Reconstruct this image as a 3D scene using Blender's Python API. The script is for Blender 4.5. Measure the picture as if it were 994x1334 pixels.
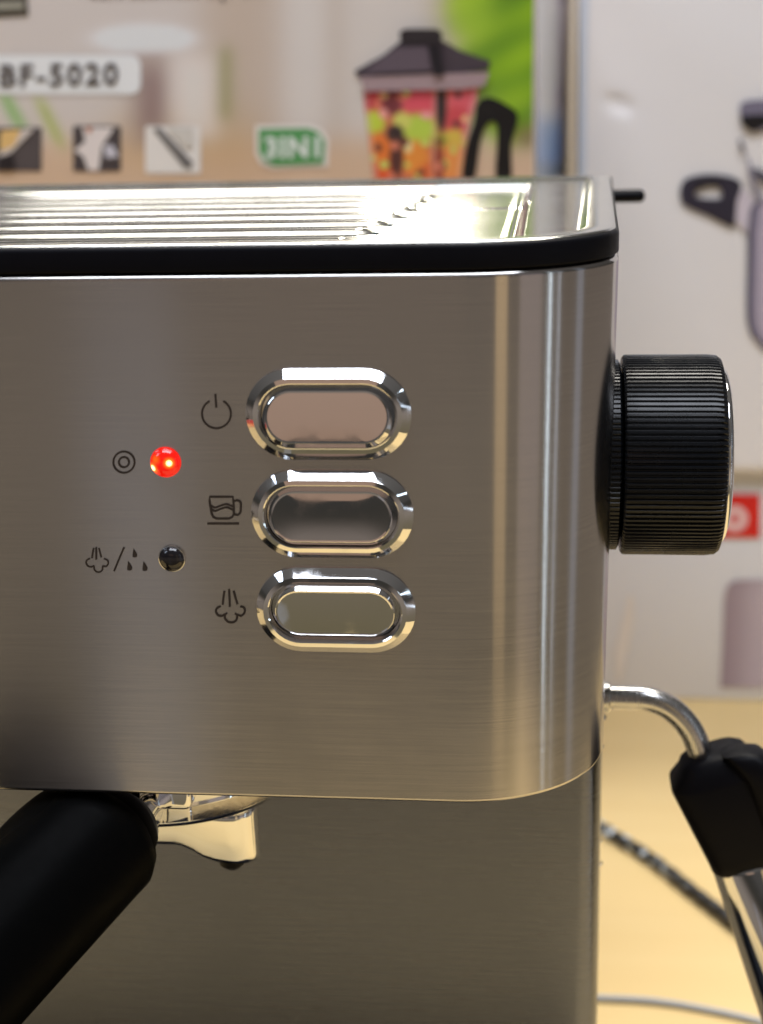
import bpy, bmesh, math, random
from mathutils import Vector, Matrix
random.seed(7)
rad = math.radians
for o in list(bpy.data.objects):
    bpy.data.objects.remove(o)
scn = bpy.context.scene
COL = scn.collection

# ------------------------------------------------------------------ camera
ZB = 0.19                                     # height of the upper housing's underside above the table
CAM = Vector((0.07057, -0.27063, 0.13635 + ZB))
PITCH, YAW, ROLL, FPX = rad(15.46), rad(6.42), rad(1.285), 1992.86
ROT = Matrix.Rotation(YAW, 3, 'Z') @ Matrix.Rotation(-PITCH, 3, 'X') @ Matrix.Rotation(ROLL, 3, 'Y')
cd = bpy.data.cameras.new('camera')
cam = bpy.data.objects.new('camera', cd)
COL.objects.link(cam)
m3 = Matrix((ROT.col[0], ROT.col[2], -ROT.col[1])).transposed()
cam.matrix_world = Matrix.Translation(CAM) @ m3.to_4x4()
cd.sensor_fit = 'HORIZONTAL'
cd.sensor_width = 36
cd.lens = 36 * FPX / 994
cd.clip_start = 0.01
cd.clip_end = 60
cd.dof.use_dof = True
cd.dof.focus_distance = 0.305
cd.dof.aperture_fstop = 19
cd.dof.aperture_blades = 0
scn.camera = cam

# ------------------------------------------------------------------ ambient light, lamps, exposure
w = bpy.data.worlds.new('World')
scn.world = w
w.use_nodes = True
bg = w.node_tree.nodes['Background']
# dim indoor ambience: brownish and a little lighter towards the floor, darker above
wt = w.node_tree
w_tc = wt.nodes.new('ShaderNodeTexCoord'); w_sp = wt.nodes.new('ShaderNodeSeparateXYZ')
w_cr = wt.nodes.new('ShaderNodeValToRGB'); w_mr = wt.nodes.new('ShaderNodeMapRange')
w_mr.inputs['From Min'].default_value = -1; w_mr.inputs['From Max'].default_value = 1
wt.links.new(w_tc.outputs['Generated'], w_sp.inputs[0]); wt.links.new(w_sp.outputs['Z'], w_mr.inputs['Value'])
wt.links.new(w_mr.outputs[0], w_cr.inputs[0]); wt.links.new(w_cr.outputs[0], bg.inputs[0])
we = w_cr.color_ramp.elements
w_cr.color_ramp.interpolation = 'B_SPLINE'
we[0].position = 0.0; we[0].color = (.135, .115, .045, 1)
we[1].position = 1.0; we[1].color = (.16, .15, .14, 1)
x_ = we.new(.28); x_.color = (.178, .148, .105, 1)
x_ = we.new(.41); x_.color = (.285, .238, .205, 1)
x_ = we.new(.46); x_.color = (.12, .10, .085, 1)
x_ = we.new(.49); x_.color = (.03, .028, .022, 1)
x_ = we.new(.56); x_.color = (.05, .047, .045, 1)
bg.inputs[1].default_value = 1.0

def lamp(name, loc, aim, sx, sy, power, col):
    l = bpy.data.lights.new(name, 'AREA')
    l.shape = 'RECTANGLE'
    l.size, l.size_y = sx, sy
    l.energy = power
    l.color = col
    o = bpy.data.objects.new(name, l)
    COL.objects.link(o)
    o.location = loc
    o.rotation_euler = (Vector(aim) - Vector(loc)).to_track_quat('-Z', 'Y').to_euler()
    return o
lamp('ceiling_lamp', (0.15, -0.45, 2.0), (0.1, 0.30, 0.1), 1.6, 0.7, 38, (0.85, 0.90, 1.0))
lamp('ceiling_lamp', (0.10, 1.0, 2.25), (0.15, 0.2, 0.1), 1.8, 0.5, 58, (1.0, 0.95, 0.86))
lamp('spot_lamp', (-0.16, 2.3, 1.25), (0.03, 0.08, 0.3), 0.15, 0.22, 27, (1.0, 0.93, 0.74))
lamp('window_light', (-1.6, -0.9, 1.5), (0, 0, .25), 0.5, 0.7, 7, (0.70, 0.82, 1.0))
lamp('button_reflection_light', (-.20, -1.58, .60), (.03, 0, .27), 0.8, 0.50, 0.24 * math.pi * .8 * .50, (1.0, .62, .42)).data.shape = 'ELLIPSE'  # added out of view to give the top button face its warm reflection
lamp('band_reflection_light', (-.36, -1.20, -.42), (-.03, 0, .12), 0.10, 0.9, .13 * math.pi * .09, (.62, .74, 1.0))  # added unseen light, reflected as a soft bluish band in the steel
# tall unseen lights, added so the rounded steel corner reflects vertical stripes
def tall(az, dist, width, h, z, radiance, col):
    a = rad(az)
    loc = (0.06 + dist * math.sin(a), -dist * math.cos(a), z)
    lamp('stripe_reflection_light', loc, (0.06, 0.0, z), width, h, radiance * math.pi * width * h, col)
tall(30, 2.2, 0.34, 1.95, 0.2, 0.44, (1.0, 0.70, 0.34))
tall(53, 2.2, 0.70, 1.95, 0.2, 0.16, (1.0, 0.86, 0.90))
tall(69, 2.0, 0.03, 1.95, 0.2, 5.0, (0.72, 0.88, 1.0))
tall(77, 2.0, 0.03, 1.95, 0.2, 1.6, (0.72, 0.84, 1.0))
tall(98, 1.8, 0.22, 1.95, 0.2, 0.22, (0.62, 0.76, 1.0))
scn.view_settings.view_transform = 'Standard'
scn.view_settings.look = 'None'
scn.view_settings.exposure = 0
scn.view_settings.gamma = 1

# ------------------------------------------------------------------ helpers
def ray(px, py):
    return ROT @ Vector(((px - 497) / FPX, 1.0, (667 - py) / FPX))
def hit(px, py, p0, n):
    """point where the line of sight through a photo pixel meets a real plane"""
    r = ray(px, py); p0 = Vector(p0); n = Vector(n)
    return CAM + r * ((p0 - CAM).dot(n) / r.dot(n))
def lin(r, g, b):
    f = lambda c: (c / 255 / 12.92) if c <= 10.3 else ((c / 255 + 0.055) / 1.055) ** 2.4
    return (f(r), f(g), f(b))
def alb(r, g, b, k=0.78):
    return tuple(min(0.85, c / k) for c in lin(r, g, b))

def mat(name, col=(0.5, 0.5, 0.5), rough=0.5, metal=0.0, spec=0.5, **kw):
    m = bpy.data.materials.new(name)
    m.use_nodes = True
    b = m.node_tree.nodes['Principled BSDF']
    b.inputs['Base Color'].default_value = (*col, 1)
    b.inputs['Roughness'].default_value = rough
    b.inputs['Metallic'].default_value = metal
    b.inputs['Specular IOR Level'].default_value = spec
    for k, v in kw.items():
        b.inputs[k.replace('_', ' ')].default_value = v
    return m
def N(m, t, **kw):
    n = m.node_tree.nodes.new(t)
    for k, v in kw.items():
        setattr(n, k, v)
    return n
def L(m, a, b):
    m.node_tree.links.new(a, b)

def noise_map(m, scale, nscale=1.0, detail=3.0, co='Object'):
    tc = N(m, 'ShaderNodeTexCoord'); mp = N(m, 'ShaderNodeMapping')
    mp.inputs['Scale'].default_value = scale
    nz = N(m, 'ShaderNodeTexNoise')
    nz.inputs['Scale'].default_value = nscale
    nz.inputs['Detail'].default_value = detail
    L(m, tc.outputs[co], mp.inputs['Vector']); L(m, mp.outputs[0], nz.inputs['Vector'])
    return nz
def ramp(m, src, lo, hi, a=0.3, b=0.7):
    r = N(m, 'ShaderNodeMapRange')
    r.inputs['From Min'].default_value = a; r.inputs['From Max'].default_value = b
    r.inputs['To Min'].default_value = lo; r.inputs['To Max'].default_value = hi
    L(m, src, r.inputs['Value'])
    return r.outputs[0]

def brushed(name, col, rough, aniso, tangent, grain, bump=0.03, var=0.10, smudge=.02):
    """metal brushed along one direction; the highlight spreads along `tangent`, across the scratches"""
    m = mat(name, col, rough, 1.0)
    b = m.node_tree.nodes['Principled BSDF']
    b.inputs['Anisotropic'].default_value = aniso
    c = N(m, 'ShaderNodeCombineXYZ')
    for i in range(3): c.inputs[i].default_value = tangent[i]
    L(m, c.outputs[0], b.inputs['Tangent'])
    nz = noise_map(m, grain, 1.0, 4.0)
    big = noise_map(m, (38, 38, 26), 1.0, 6.0)
    mix = N(m, 'ShaderNodeMix', data_type='RGBA')
    mix.inputs['A'].default_value = (*[c_ * (1 - var) for c_ in col], 1)
    mix.inputs['B'].default_value = (*[min(1, c_ * (1 + var)) for c_ in col], 1)
    L(m, ramp(m, nz.outputs['Fac'], 0, 1), mix.inputs['Factor'])
    L(m, mix.outputs['Result'], b.inputs['Base Color'])
    ad = N(m, 'ShaderNodeMath', operation='ADD')
    L(m, ramp(m, nz.outputs['Fac'], rough - .014, rough + .014), ad.inputs[0])
    L(m, ramp(m, big.outputs['Fac'], -smudge, smudge * 1.2, .35, .68), ad.inputs[1])
    L(m, ad.outputs[0], b.inputs['Roughness'])
    bp = N(m, 'ShaderNodeBump'); bp.inputs['Strength'].default_value = bump
    bp.inputs['Distance'].default_value = 0.0002
    L(m, nz.outputs['Fac'], bp.inputs['Height']); L(m, bp.outputs[0], b.inputs['Normal'])
    return m

M = {}
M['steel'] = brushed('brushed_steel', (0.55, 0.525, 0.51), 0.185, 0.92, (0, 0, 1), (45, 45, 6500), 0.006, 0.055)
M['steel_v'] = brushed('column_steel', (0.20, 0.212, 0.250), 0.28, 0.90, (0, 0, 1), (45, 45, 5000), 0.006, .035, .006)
M['plate'] = brushed('cup_plate_steel', (0.58, 0.58, 0.56), 0.15, 0.78, (0, 1, 0), (60, 2600, 60), 0.01, 0.03, .006)
M['chrome'] = mat('chrome', (0.80, 0.80, 0.81), 0.045, 1.0)
nz = noise_map(M['chrome'], (260, 260, 260), 1, 6); L(M['chrome'], ramp(M['chrome'], nz.outputs['Fac'], .02, .13, .42, .75), M['chrome'].node_tree.nodes['Principled BSDF'].inputs['Roughness'])
M['satin'] = mat('satin_steel', (0.62, 0.61, 0.60), 0.24, 1.0)
nz = noise_map(M['satin'], (900, 900, 60)); L(M['satin'], ramp(M['satin'], nz.outputs['Fac'], .18, .30), M['satin'].node_tree.nodes['Principled BSDF'].inputs['Roughness'])
def plastic(name, col, r0, r1, sc=250, spec=0.2):
    m = mat(name, col, r0, 0, spec)
    n_ = noise_map(m, (sc, sc, sc)); L(m, ramp(m, n_.outputs['Fac'], r0, r1), m.node_tree.nodes['Principled BSDF'].inputs['Roughness'])
    bp = N(m, 'ShaderNodeBump'); bp.inputs['Strength'].default_value = .04; bp.inputs['Distance'].default_value = .0002
    n2 = noise_map(m, (5000, 5000, 5000)); L(m, n2.outputs['Fac'], bp.inputs['Height']); L(m, bp.outputs[0], m.node_tree.nodes['Principled BSDF'].inputs['Normal'])
    return m
M['black'] = plastic('black_plastic', (0.004, 0.004, 0.006), .38, .50, 250, .10)
M['knob'] = plastic('knob_plastic', (0.006, 0.007, 0.009), .22, .30, 250, .30)
M['matte'] = plastic('matte_black_plastic', (0.002, 0.002, 0.002), .36, .46, 250, .02)
M['ink'] = mat('dark_ink', (0.030, 0.020, 0.016), 0.55)
M['gap'] = mat('dark_gap', (0.004, 0.004, 0.004), 0.6)

M['hole'] = mat('pressed_hole', (0.20, 0.25, 0.27), 0.3, 1.0)
def link(o, parent=None):
    COL.objects.link(o)
    if parent:
        o.parent = parent
        o.matrix_parent_inverse = Matrix.Translation(-parent.location)
    return o
def mesh(name, verts, faces, m, parent=None, smooth=35, cols=None):
    me = bpy.data.meshes.new(name)
    me.from_pydata([tuple(v) for v in verts], [], faces)
    bm = bmesh.new(); bm.from_mesh(me); bmesh.ops.recalc_face_normals(bm, faces=bm.faces); bm.to_mesh(me); bm.free()
    if cols:
        ca = me.color_attributes.new('print', 'FLOAT_COLOR', 'POINT')
        for i, c in enumerate(cols): ca.data[i].color = (*c, 1)
    me.materials.append(m)
    if smooth:
        me.shade_smooth(); me.set_sharp_from_angle(angle=rad(smooth))
    return link(bpy.data.objects.new(name, me), parent)
def thing(name, loc, label, cat, group=None):
    o = bpy.data.objects.new(name, None); o.location = loc; o.empty_display_size = .02
    COL.objects.link(o); tag(o, label, cat, group)
    return o
def tag(o, label, cat, group=None):
    o['label'] = label; o['category'] = cat
    if group: o['group'] = group
    return o
def loft(loops, cap0=True, cap1=True, closed=True):
    n = len(loops[0]); V = [p for l in loops for p in l]; F = []
    for k in range(len(loops) - 1):
        for i in range(n if closed else n - 1):
            j = (i + 1) % n
            F.append((k * n + i, k * n + j, (k + 1) * n + j, (k + 1) * n + i))
    if cap0: F.append(tuple(range(n))[::-1])
    if cap1: F.append(tuple((len(loops) - 1) * n + i for i in range(n)))
    return V, F
def lathe(prof, c, axis, n=64, capped=True):
    """prof: (distance along axis, radius)"""
    axis = Vector(axis).normalized(); c = Vector(c)
    u = axis.cross(Vector((0, 0, 1)) if abs(axis.z) < .9 else Vector((1, 0, 0))).normalized(); v = axis.cross(u)
    loops = [[c + axis * a + (u * math.cos(2 * math.pi * i / n) + v * math.sin(2 * math.pi * i / n)) * max(r, 1e-5) for i in range(n)] for a, r in prof]
    return loft(loops, capped, capped)
def catmull(P, k=10):
    P = [Vector(p) for p in P]; out = []
    Q = [P[0] * 2 - P[1]] + P + [P[-1] * 2 - P[-2]]
    for i in range(1, len(Q) - 2):
        a, b, c, d = Q[i - 1:i + 3]
        for s in range(k):
            t = s / k
            out.append(.5 * ((2 * b) + (c - a) * t + (2 * a - 5 * b + 4 * c - d) * t * t + (3 * b - a - 3 * c + d) * t ** 3))
    return out + [P[-1]]
def tube(P, r, n=20, up=(0, 1, 0)):
    P = [Vector(p) for p in P]; loops = []
    for i, p in enumerate(P):
        t = (P[min(i + 1, len(P) - 1)] - P[max(i - 1, 0)]).normalized()
        u = Vector(up) - t * Vector(up).dot(t); u.normalize(); v = t.cross(u)
        rr = r(i / (len(P) - 1)) if callable(r) else r
        ru, rv = rr if isinstance(rr, tuple) else (rr, rr)
        loops.append([p + u * ru * math.cos(2 * math.pi * k / n) + v * rv * math.sin(2 * math.pi * k / n) for k in range(n)])
    return loft(loops)
def bevel_box(name, lo, hi, m, parent=None, bev=.002, seg=3):
    bm = bmesh.new()
    bmesh.ops.create_cube(bm, size=1)
    for v in bm.verts:
        v.co = Vector([lo[i] + (hi[i] - lo[i]) * (v.co[i] + .5) for i in range(3)])
    bmesh.ops.bevel(bm, geom=bm.edges[:], offset=bev, segments=seg, profile=.5, affect='EDGES')
    me = bpy.data.meshes.new(name); bm.to_mesh(me); bm.free()
    me.materials.append(m); me.shade_smooth(); me.set_sharp_from_angle(angle=rad(40))
    return link(bpy.data.objects.new(name, me), parent)

# ------------------------------------------------------------------ table
M['wood'] = mat('pale_yellow_tabletop', (0.80, 0.56, 0.25), 0.42, 0, 0.35)
g = noise_map(M['wood'], (3, 60, 60), 1.0, 6.0); g2 = noise_map(M['wood'], (2.5, 4, 4), 1.0, 2.0)
mx = N(M['wood'], 'ShaderNodeMix', data_type='RGBA'); mx.inputs['A'].default_value = (.73, .52, .225, 1); mx.inputs['B'].default_value = (.80, .595, .285, 1)
ad = N(M['wood'], 'ShaderNodeMath', operation='ADD'); L(M['wood'], ramp(M['wood'], g.outputs['Fac'], 0, .45), ad.inputs[0]); L(M['wood'], ramp(M['wood'], g2.outputs['Fac'], 0, .55), ad.inputs[1])
L(M['wood'], ad.outputs[0], mx.inputs['Factor']); L(M['wood'], mx.outputs['Result'], M['wood'].node_tree.nodes['Principled BSDF'].inputs['Base Color'])
tb = bevel_box('table', (-.62, -.23, -.035), (.36, .90, 0), M['wood'], None, .004)
tag(tb, 'pale yellow wooden tabletop under the coffee machine and the boxes', 'table')

# ------------------------------------------------------------------ espresso machine
em = thing('espresso_machine', (-.014, .10, 0), 'brushed steel espresso machine with three chrome buttons and a black side knob', 'coffee machine')
H = .105; LEAN = .047; XR = .0839; XL = -.112; R = .0296; TAP = .0122; DB = .1965; FLARE = .0050
def outline(z, ins=0.0, n=28, back=DB):
    """closed outline of the housing at height z above its underside"""
    zz = min(max(z, 0), H)
    y0 = LEAN * (H - zz) + ins; xr = XR - TAP * (H - zz) - ins; xl = XL + TAP * (H - zz) + ins; r = R - ins
    P = [Vector((xr, back - ins, z + ZB))]
    P += [Vector((xr, back - ins - (back - ins - y0 - r) * k / 6, z + ZB)) for k in range(1, 6)]
    P += [Vector((xr - r + r * math.cos(a), y0 + r - r * math.sin(a), z + ZB)) for a in [math.pi / 2 * k / n for k in range(n + 1)]]
    P += [Vector((xr - r + (xl + r - xr + r) * k / 10, y0, z + ZB)) for k in range(1, 10)]
    P += [Vector((xl + r - r * math.sin(a), y0 + r - r * math.cos(a), z + ZB)) for a in [math.pi / 2 * k / n for k in range(n + 1)]]
    P += [Vector((xl, back - ins, z + ZB))]
    for p in P:                                  # the sides flare outwards a little towards the back
        fl = FLARE * max(0, p.y - .030) / (DB - .030)
        p.x += fl if p.x > 0 else -fl
    return P
lv = [(0, .0014), (0, .0007), (.0002, .0002), (.0007, 0), (.0009, 0)] + [(H * k / 12, 0) for k in range(1, 12)] + [(H - .0011, 0), (H - .0009, 0), (H - .0003, .0003), (H, .0009), (H, .0016)]
mesh('front_panel', *loft([outline(z, i) for z, i in lv], True, False), M['steel'], em, 50)
bandl = [(H + .0001, .0022), (H + .0002, .0006), (H + .0005, .0001), (H + .0007, .00005), (H + .0040, .00005), (H + .0046, .0002), (H + .0049, .0006), (H + .0049, .0030)]
mesh('top_band', *loft([outline(z, i) for z, i in bandl], True, False), M['black'], em, 50)

# cup plate : rolled rim, flat border, shallow step, then a pressed tray with ribs
ZT = H + .0049
rim = [(ZT - .0003, .0009), (ZT + .0001, .0007), (ZT + .0004, .0010), (ZT + .0005, .0016), (ZT + .0004, .0060), (ZT + .0002, .0066), (ZT - .0004, .0074), (ZT - .0005, .0082)]
loops = [outline(z, i) for z, i in rim]
V, F = loft(loops, False, False)
n = len(loops[0]); inner0 = (len(loops) - 1) * n
tx0, tx1, ty0, ty1 = -.098, .0660, .0130, .1700
zb = ZT - .0005 + ZB
# tray as a height field
def sstep(a, b, x):
    t = min(1, max(0, (x - a) / (b - a))); return t * t * (3 - 2 * t)
ribs = [.0235 + .0195 * k for k in range(7)]
def tray(x, y):
    d = min(x - tx0, tx1 - .10 * (y - .02) * 0 - x, y - ty0, ty1 - y)
    h = -.0016 * sstep(.0004, .0022, d)
    h += .0003 * sstep(.0026, .0034, d) * (1 - sstep(.0036, .0046, d))
    for k, ry in enumerate(ribs):
        xe = .0305 + .0012 * k
        q = abs(y - ry)
        if x > xe: q = math.hypot(x - xe, q)
        h += .0013 * (1 - sstep(.0008, .0046, q))
    if x > .036: h += .0004 * sstep(.1040, .1060, y) * sstep(.036, .040, x)
    return h
nx, ny = 220, 260
tv = []
xs = [tx0 + (tx1 - tx0) * (i / nx) for i in range(nx + 1)]; ys = [ty0 + (ty1 - ty0) * j / ny for j in range(ny + 1)]
for j in range(ny + 1):
    for i in range(nx + 1):
        edge = i in (0, nx) or j in (0, ny)
        tv.append(Vector((xs[i], ys[j], zb + (0 if edge else tray(xs[i], ys[j])))))
base = len(V); V = V + tv
for j in range(ny):
    for i in range(nx):
        a = base + j * (nx + 1) + i; F.append((a, a + 1, a + nx + 2, a + nx + 1))
# flat part between the step and the tray, all at height zb
bm = bmesh.new()
o_ = [bm.verts.new(loops[-1][i]) for i in range(n)]
for i in range(n): bm.edges.new((o_[i], o_[(i + 1) % n]))
c_ = [bm.verts.new((x, y, zb)) for x, y in ((tx0, ty0), (tx1, ty0), (tx1, ty1), (tx0, ty1))]
for i in range(4): bm.edges.new((c_[i], c_[(i + 1) % 4]))
bmesh.ops.triangle_fill(bm, edges=bm.edges[:], use_beauty=True)
base = len(V); bm.verts.index_update()
V += [v.co.copy() for v in bm.verts]; F += [tuple(base + v.index for v in f.verts) for f in bm.faces]
bm.free()
mesh('cup_plate', V, F, M['plate'], em, 50)
for k, ry in enumerate(ribs[:6]):
    me_v, me_f = lathe([(0, .0013), (.0003, .0013), (.0003, .0009), (.0001, .0008)], (.0335 + .0012 * k, ry, zb - .0015), (0, 0, 1), 20)
    mesh('drain_hole', me_v, me_f, M['hole'], em, 40)

# lid lever of the water tank, rear right
mesh('tank_lid_lever', *lathe([(0, .0019), (.0110, .0019), (.0121, .0014), (.0124, .0006)], (.0858, .190, .1046 + ZB), (1, 0, 0), 24), M['black'], em)

# column
def rrect(x0, x1, y0, y1, r, z, k=8):
    P = []
    for cx, cy, a0 in ((x1 - r, y1 - r, 0), (x0 + r, y1 - r, 90), (x0 + r, y0 + r, 180), (x1 - r, y0 + r, 270)):
        for s in range(k + 1):
            a = rad(a0 + 90 * s / k); P.append(Vector((cx + r * math.cos(a), cy + r * math.sin(a), z)))
    return P
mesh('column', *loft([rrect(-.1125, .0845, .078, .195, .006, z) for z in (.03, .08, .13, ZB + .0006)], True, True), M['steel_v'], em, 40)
mesh('base', *loft([rrect(-.115, .087, -.012, .198, .012, z) for z in (0, .002, .028, .030)], True, True), M['black'], em, 40)
# group head under the housing
mesh('brew_head', *lathe([(0, .0300), (.0022, .0300), (.0026, .0290)], (-.014, .047, ZB + .0010), (0, 0, -1), 72), M['matte'], em)

# ---- push buttons
def stadium(cx, cz, w_, h_, d, n=18):
    r = h_ / 2; a = w_ / 2 - r; P = []
    for sx, a0 in ((1, -90), (-1, 90)):
        for s in range(n + 1):
            t = rad(a0 + 180 * s / n); P.append((cx + sx * a + r * math.cos(t), cz + r * math.sin(t), d))
    return P
def on_panel(x, z, d):
    """d = height proud of the leaning front panel"""
    return Vector((x, LEAN * (H - z) - d, z + ZB - d * LEAN))
def ringloop(cx, cz, W_, H_, ins, d): return [on_panel(*p) for p in stadium(cx, cz, W_ - 2 * ins, H_ - 2 * ins, d)]
BW, BH = .0306, .0172
def button(cx, cz, tilt, press, lab):
    pr = [(0, -.0004), (0, .0004), (.00145, .0017), (.00155, .0018), (.0024, .0020), (.00262, .0018), (.00262, -.001)]
    bz = mesh('button_bezel', *loft([ringloop(cx, cz, BW, BH, i, d) for i, d in pr], False, False), M['chrome'], em, 18)
    g_ = [(.00265, -.0003), (.0060, -.0003)]
    mesh('button_gap', *loft([ringloop(cx, cz, BW, BH, i, d) for i, d in g_], True, True), M['gap'], bz, 0)
    # cap: chrome ring bevel and a shallow domed face
    cp = [(.0029, -.0016), (.0029, .0009), (.0039, .0021), (.0040, .00215), (.0043, .0021)]
    cl = [[on_panel(x, z, d - press + tilt * (z - cz)) for x, z, _ in stadium(cx, cz, BW - 2 * i, BH - 2 * i, 0)] for i, d in cp]
    bt = mesh('push_button', *loft(cl, False, False), M['chrome'], em, 18)
    fl = []
    W2, H2 = BW - 2 * .0043, BH - 2 * .0043
    for k in range(9):
        s = 1 - k / 8.0 * .97
        ring = []
        for x, z, _ in stadium(cx, cz, W2 * s + (1 - s) * .0002, H2 * s, 0):
            u = (x - cx) / (W2 / 2); v = (z - cz) / (H2 / 2)
            dome = .00012 * (1 - u ** 4) * (1 - v * v)
            ring.append(on_panel(x, z, .0021 - press - .00004 + dome + tilt * (z - cz)))
        fl.append(ring)
    f_ = mesh('button_face', *loft(fl, False, True), M['chrome'], bt, 0)
    f_.data.shade_smooth()
    if lab: bt['label'] = lab
    return bt
button(.0306, .0792, -.235, -.0002, None)
button(.0306, .0600, -.175, .0002, None)
button(.0306, .0408, .115, .0002, None)

# ---- symbols printed on the panel, drawn on the panel's own plane
PN = Vector((0, -1, -LEAN)).normalized(); P0 = Vector((0, LEAN * H, ZB))
def pan(px, py, d=0.0): return hit(px, py, P0, PN) + PN * d
lvl = [0]
def ribbon(P, wpx, closed=False):
    lvl[0] += 1
    d = .00006 + .000012 * (lvl[0] % 9)
    n = len(P); V = []; F = []
    for i in range(n):
        a = P[(i - 1) % n] if (closed or i) else P[0]; b = P[(i + 1) % n] if (closed or i < n - 1) else P[-1]
        tx, ty = b[0] - a[0], b[1] - a[1]; l_ = math.hypot(tx, ty) or 1
        nx_, ny_ = -ty / l_ * wpx / 2, tx / l_ * wpx / 2
        V += [pan(P[i][0] + nx_, P[i][1] + ny_, d), pan(P[i][0] - nx_, P[i][1] - ny_, d)]
    for i in range(n if closed else n - 1):
        j = (i + 1) % n; F.append((2 * i, 2 * i + 1, 2 * j + 1, 2 * j))
    return V, F
def join(parts):
    V = []; F = []
    for v, f in parts:
        b = len(V); V += v; F += [tuple(b + i for i in q) for q in f]
    return V, F
def sm(P, k=5):
    return [(v.x, v.y) for v in catmull([(x, y, 0) for x, y in P], k)]
def arc(cx, cy, rx, a0, a1, n=40, ry=None):
    ry = ry or rx
    return [(cx + rx * math.cos(rad(a0 + (a1 - a0) * i / n)), cy + ry * math.sin(rad(a0 + (a1 - a0) * i / n))) for i in range(n + 1)]
K = 3.704
def zc(P): return [(90 + x / K, 480 + y / K) for x, y in P]
WS = 2.8
mesh('power_symbol', *join([ribbon(arc(282, 539, 18.8, -62, 242), WS), ribbon([(280.6, 513), (281.2, 522), (281.8, 531)], WS)]), M['ink'], em, 0)
mesh('ring_symbol', *join([ribbon(arc(161.5, 602, 13.8, 0, 360)[:-1], 2.6, True), ribbon(arc(161.5, 602, 6.6, 0, 360)[:-1], 2.6, True)]), M['ink'], em, 0)
mesh('cup_symbol', *join([
    ribbon(zc([(678, 640), (679, 619), (735, 619), (790, 619), (794, 660), (795, 700), (788, 716), (772, 724), (712, 724), (696, 716), (688, 700), (681, 660), (678, 640)]), 2.9),
    ribbon(zc(sm([(795, 640), (812, 636), (827, 645), (829, 668), (826, 695), (813, 706), (797, 703)])), 2.9),
    ribbon(zc(sm([(682, 660), (705, 671), (735, 660), (762, 655), (790, 666)])), 2.4),
    ribbon(zc(sm([(684, 678), (705, 687), (735, 676), (762, 670), (790, 682)])), 2.4),
    ribbon(zc([(667, 748), (740, 748), (821, 748)]), 3.1)]), M['ink'], em, 0)
mesh('steam_symbol', *join([
    ribbon(zc([(750, 1072), (745, 1105), (741, 1140)]), 2.9), ribbon(zc([(772, 1063), (774, 1105), (776, 1150)]), 2.9), ribbon(zc([(794, 1072), (803, 1105), (813, 1138)]), 2.9),
    ribbon(zc(sm([(731, 1147), (714, 1156), (709, 1172), (718, 1189), (736, 1194), (750, 1188), (753, 1207), (770, 1223), (792, 1224), (808, 1212), (813, 1190), (830, 1193), (845, 1181), (848, 1162), (840, 1151), (826, 1148)])), 2.9),
    ribbon(zc(sm([(750, 1188), (763, 1180)])), 2.6), ribbon(zc(sm([(813, 1190), (800, 1181)])), 2.6)]), M['ink'], em, 0)
def drop(x, y0, y1, w_):
    lvl[0] += 1; d = .00006 + .000012 * (lvl[0] % 9)
    P = [(x - w_ * .35, y0), (x + w_ * .1, y0 + (y1 - y0) * .3), (x + w_ * .5, y0 + (y1 - y0) * .68), (x + w_ * .42, y1 - 3), (x, y1), (x - w_ * .5, y1 - 3), (x - w_ * .5, y0 + (y1 - y0) * .6), (x - w_ * .4, y0 + (y1 - y0) * .3)]
    P = zc(P); return [pan(a, b, d) for a, b in P], [tuple(range(len(P)))]
mesh('steam_and_water_symbol', *join([
    ribbon(zc([(119, 866), (114, 890), (111, 915)]), 2.3), ribbon(zc([(131, 862), (131, 890), (131, 922)]), 2.3), ribbon(zc([(144, 866), (150, 890), (156, 912)]), 2.3),
    ribbon(zc(sm([(101, 916), (86, 925), (83, 940), (92, 953), (108, 957), (119, 953), (122, 970), (134, 981), (150, 981), (161, 970), (163, 953), (178, 955), (188, 943), (186, 926), (168, 917)])), 2.3),
    ribbon(zc([(266, 862), (241, 920), (217, 978)]), 2.6), drop(318, 868, 912, 22), drop(293, 928, 975, 24), drop(367, 930, 977, 24)]), M['ink'], em, 0)

# ---- indicator lights
def dome(px, py, rpx, h, m, name, parent, lab=None):
    c = pan(px, py); r = rpx / FPX * (c - CAM).length * .985
    pr = [(-.0004, r)] + [(h * math.sin(a), r * math.cos(a) ** .8 if a < 1.5 else 0) for a in [rad(90) * k / 14 for k in range(15)]]
    o = mesh(name, *lathe(pr, c, PN, 40), m, parent, 60)
    if lab: o['label'] = lab
    return o
M['led'] = mat('lit_red_lens', (0.5, 0.01, 0.005), 0.12, 0, 0.6)
b = M['led'].node_tree.nodes['Principled BSDF']
tc = N(M['led'], 'ShaderNodeTexCoord'); geo = N(M['led'], 'ShaderNodeNewGeometry')
cR = pan(216, 602)
def spot(m, p, r):
    d = N(m, 'ShaderNodeVectorMath', operation='DISTANCE'); d.inputs[1].default_value = p
    L(m, geo.outputs['Position'], d.inputs[0])
    q = N(m, 'ShaderNodeMapRange'); q.interpolation_type = 'SMOOTHSTEP'
    q.inputs['From Min'].default_value = r; q.inputs['From Max'].default_value = 0; q.inputs['To Min'].default_value = 0; q.inputs['To Max'].default_value = 1
    L(m, d.outputs['Value'], q.inputs['Value']); return q.outputs[0]
s1 = spot(M['led'], pan(223, 600, .0017), .0014); s2 = spot(M['led'], pan(202, 607, .0012), .0014); s3 = spot(M['led'], pan(206, 596, .0014), .0013)
a1 = N(M['led'], 'ShaderNodeMath', operation='ADD'); L(M['led'], s1, a1.inputs[0]); L(M['led'], s2, a1.inputs[1])
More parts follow.
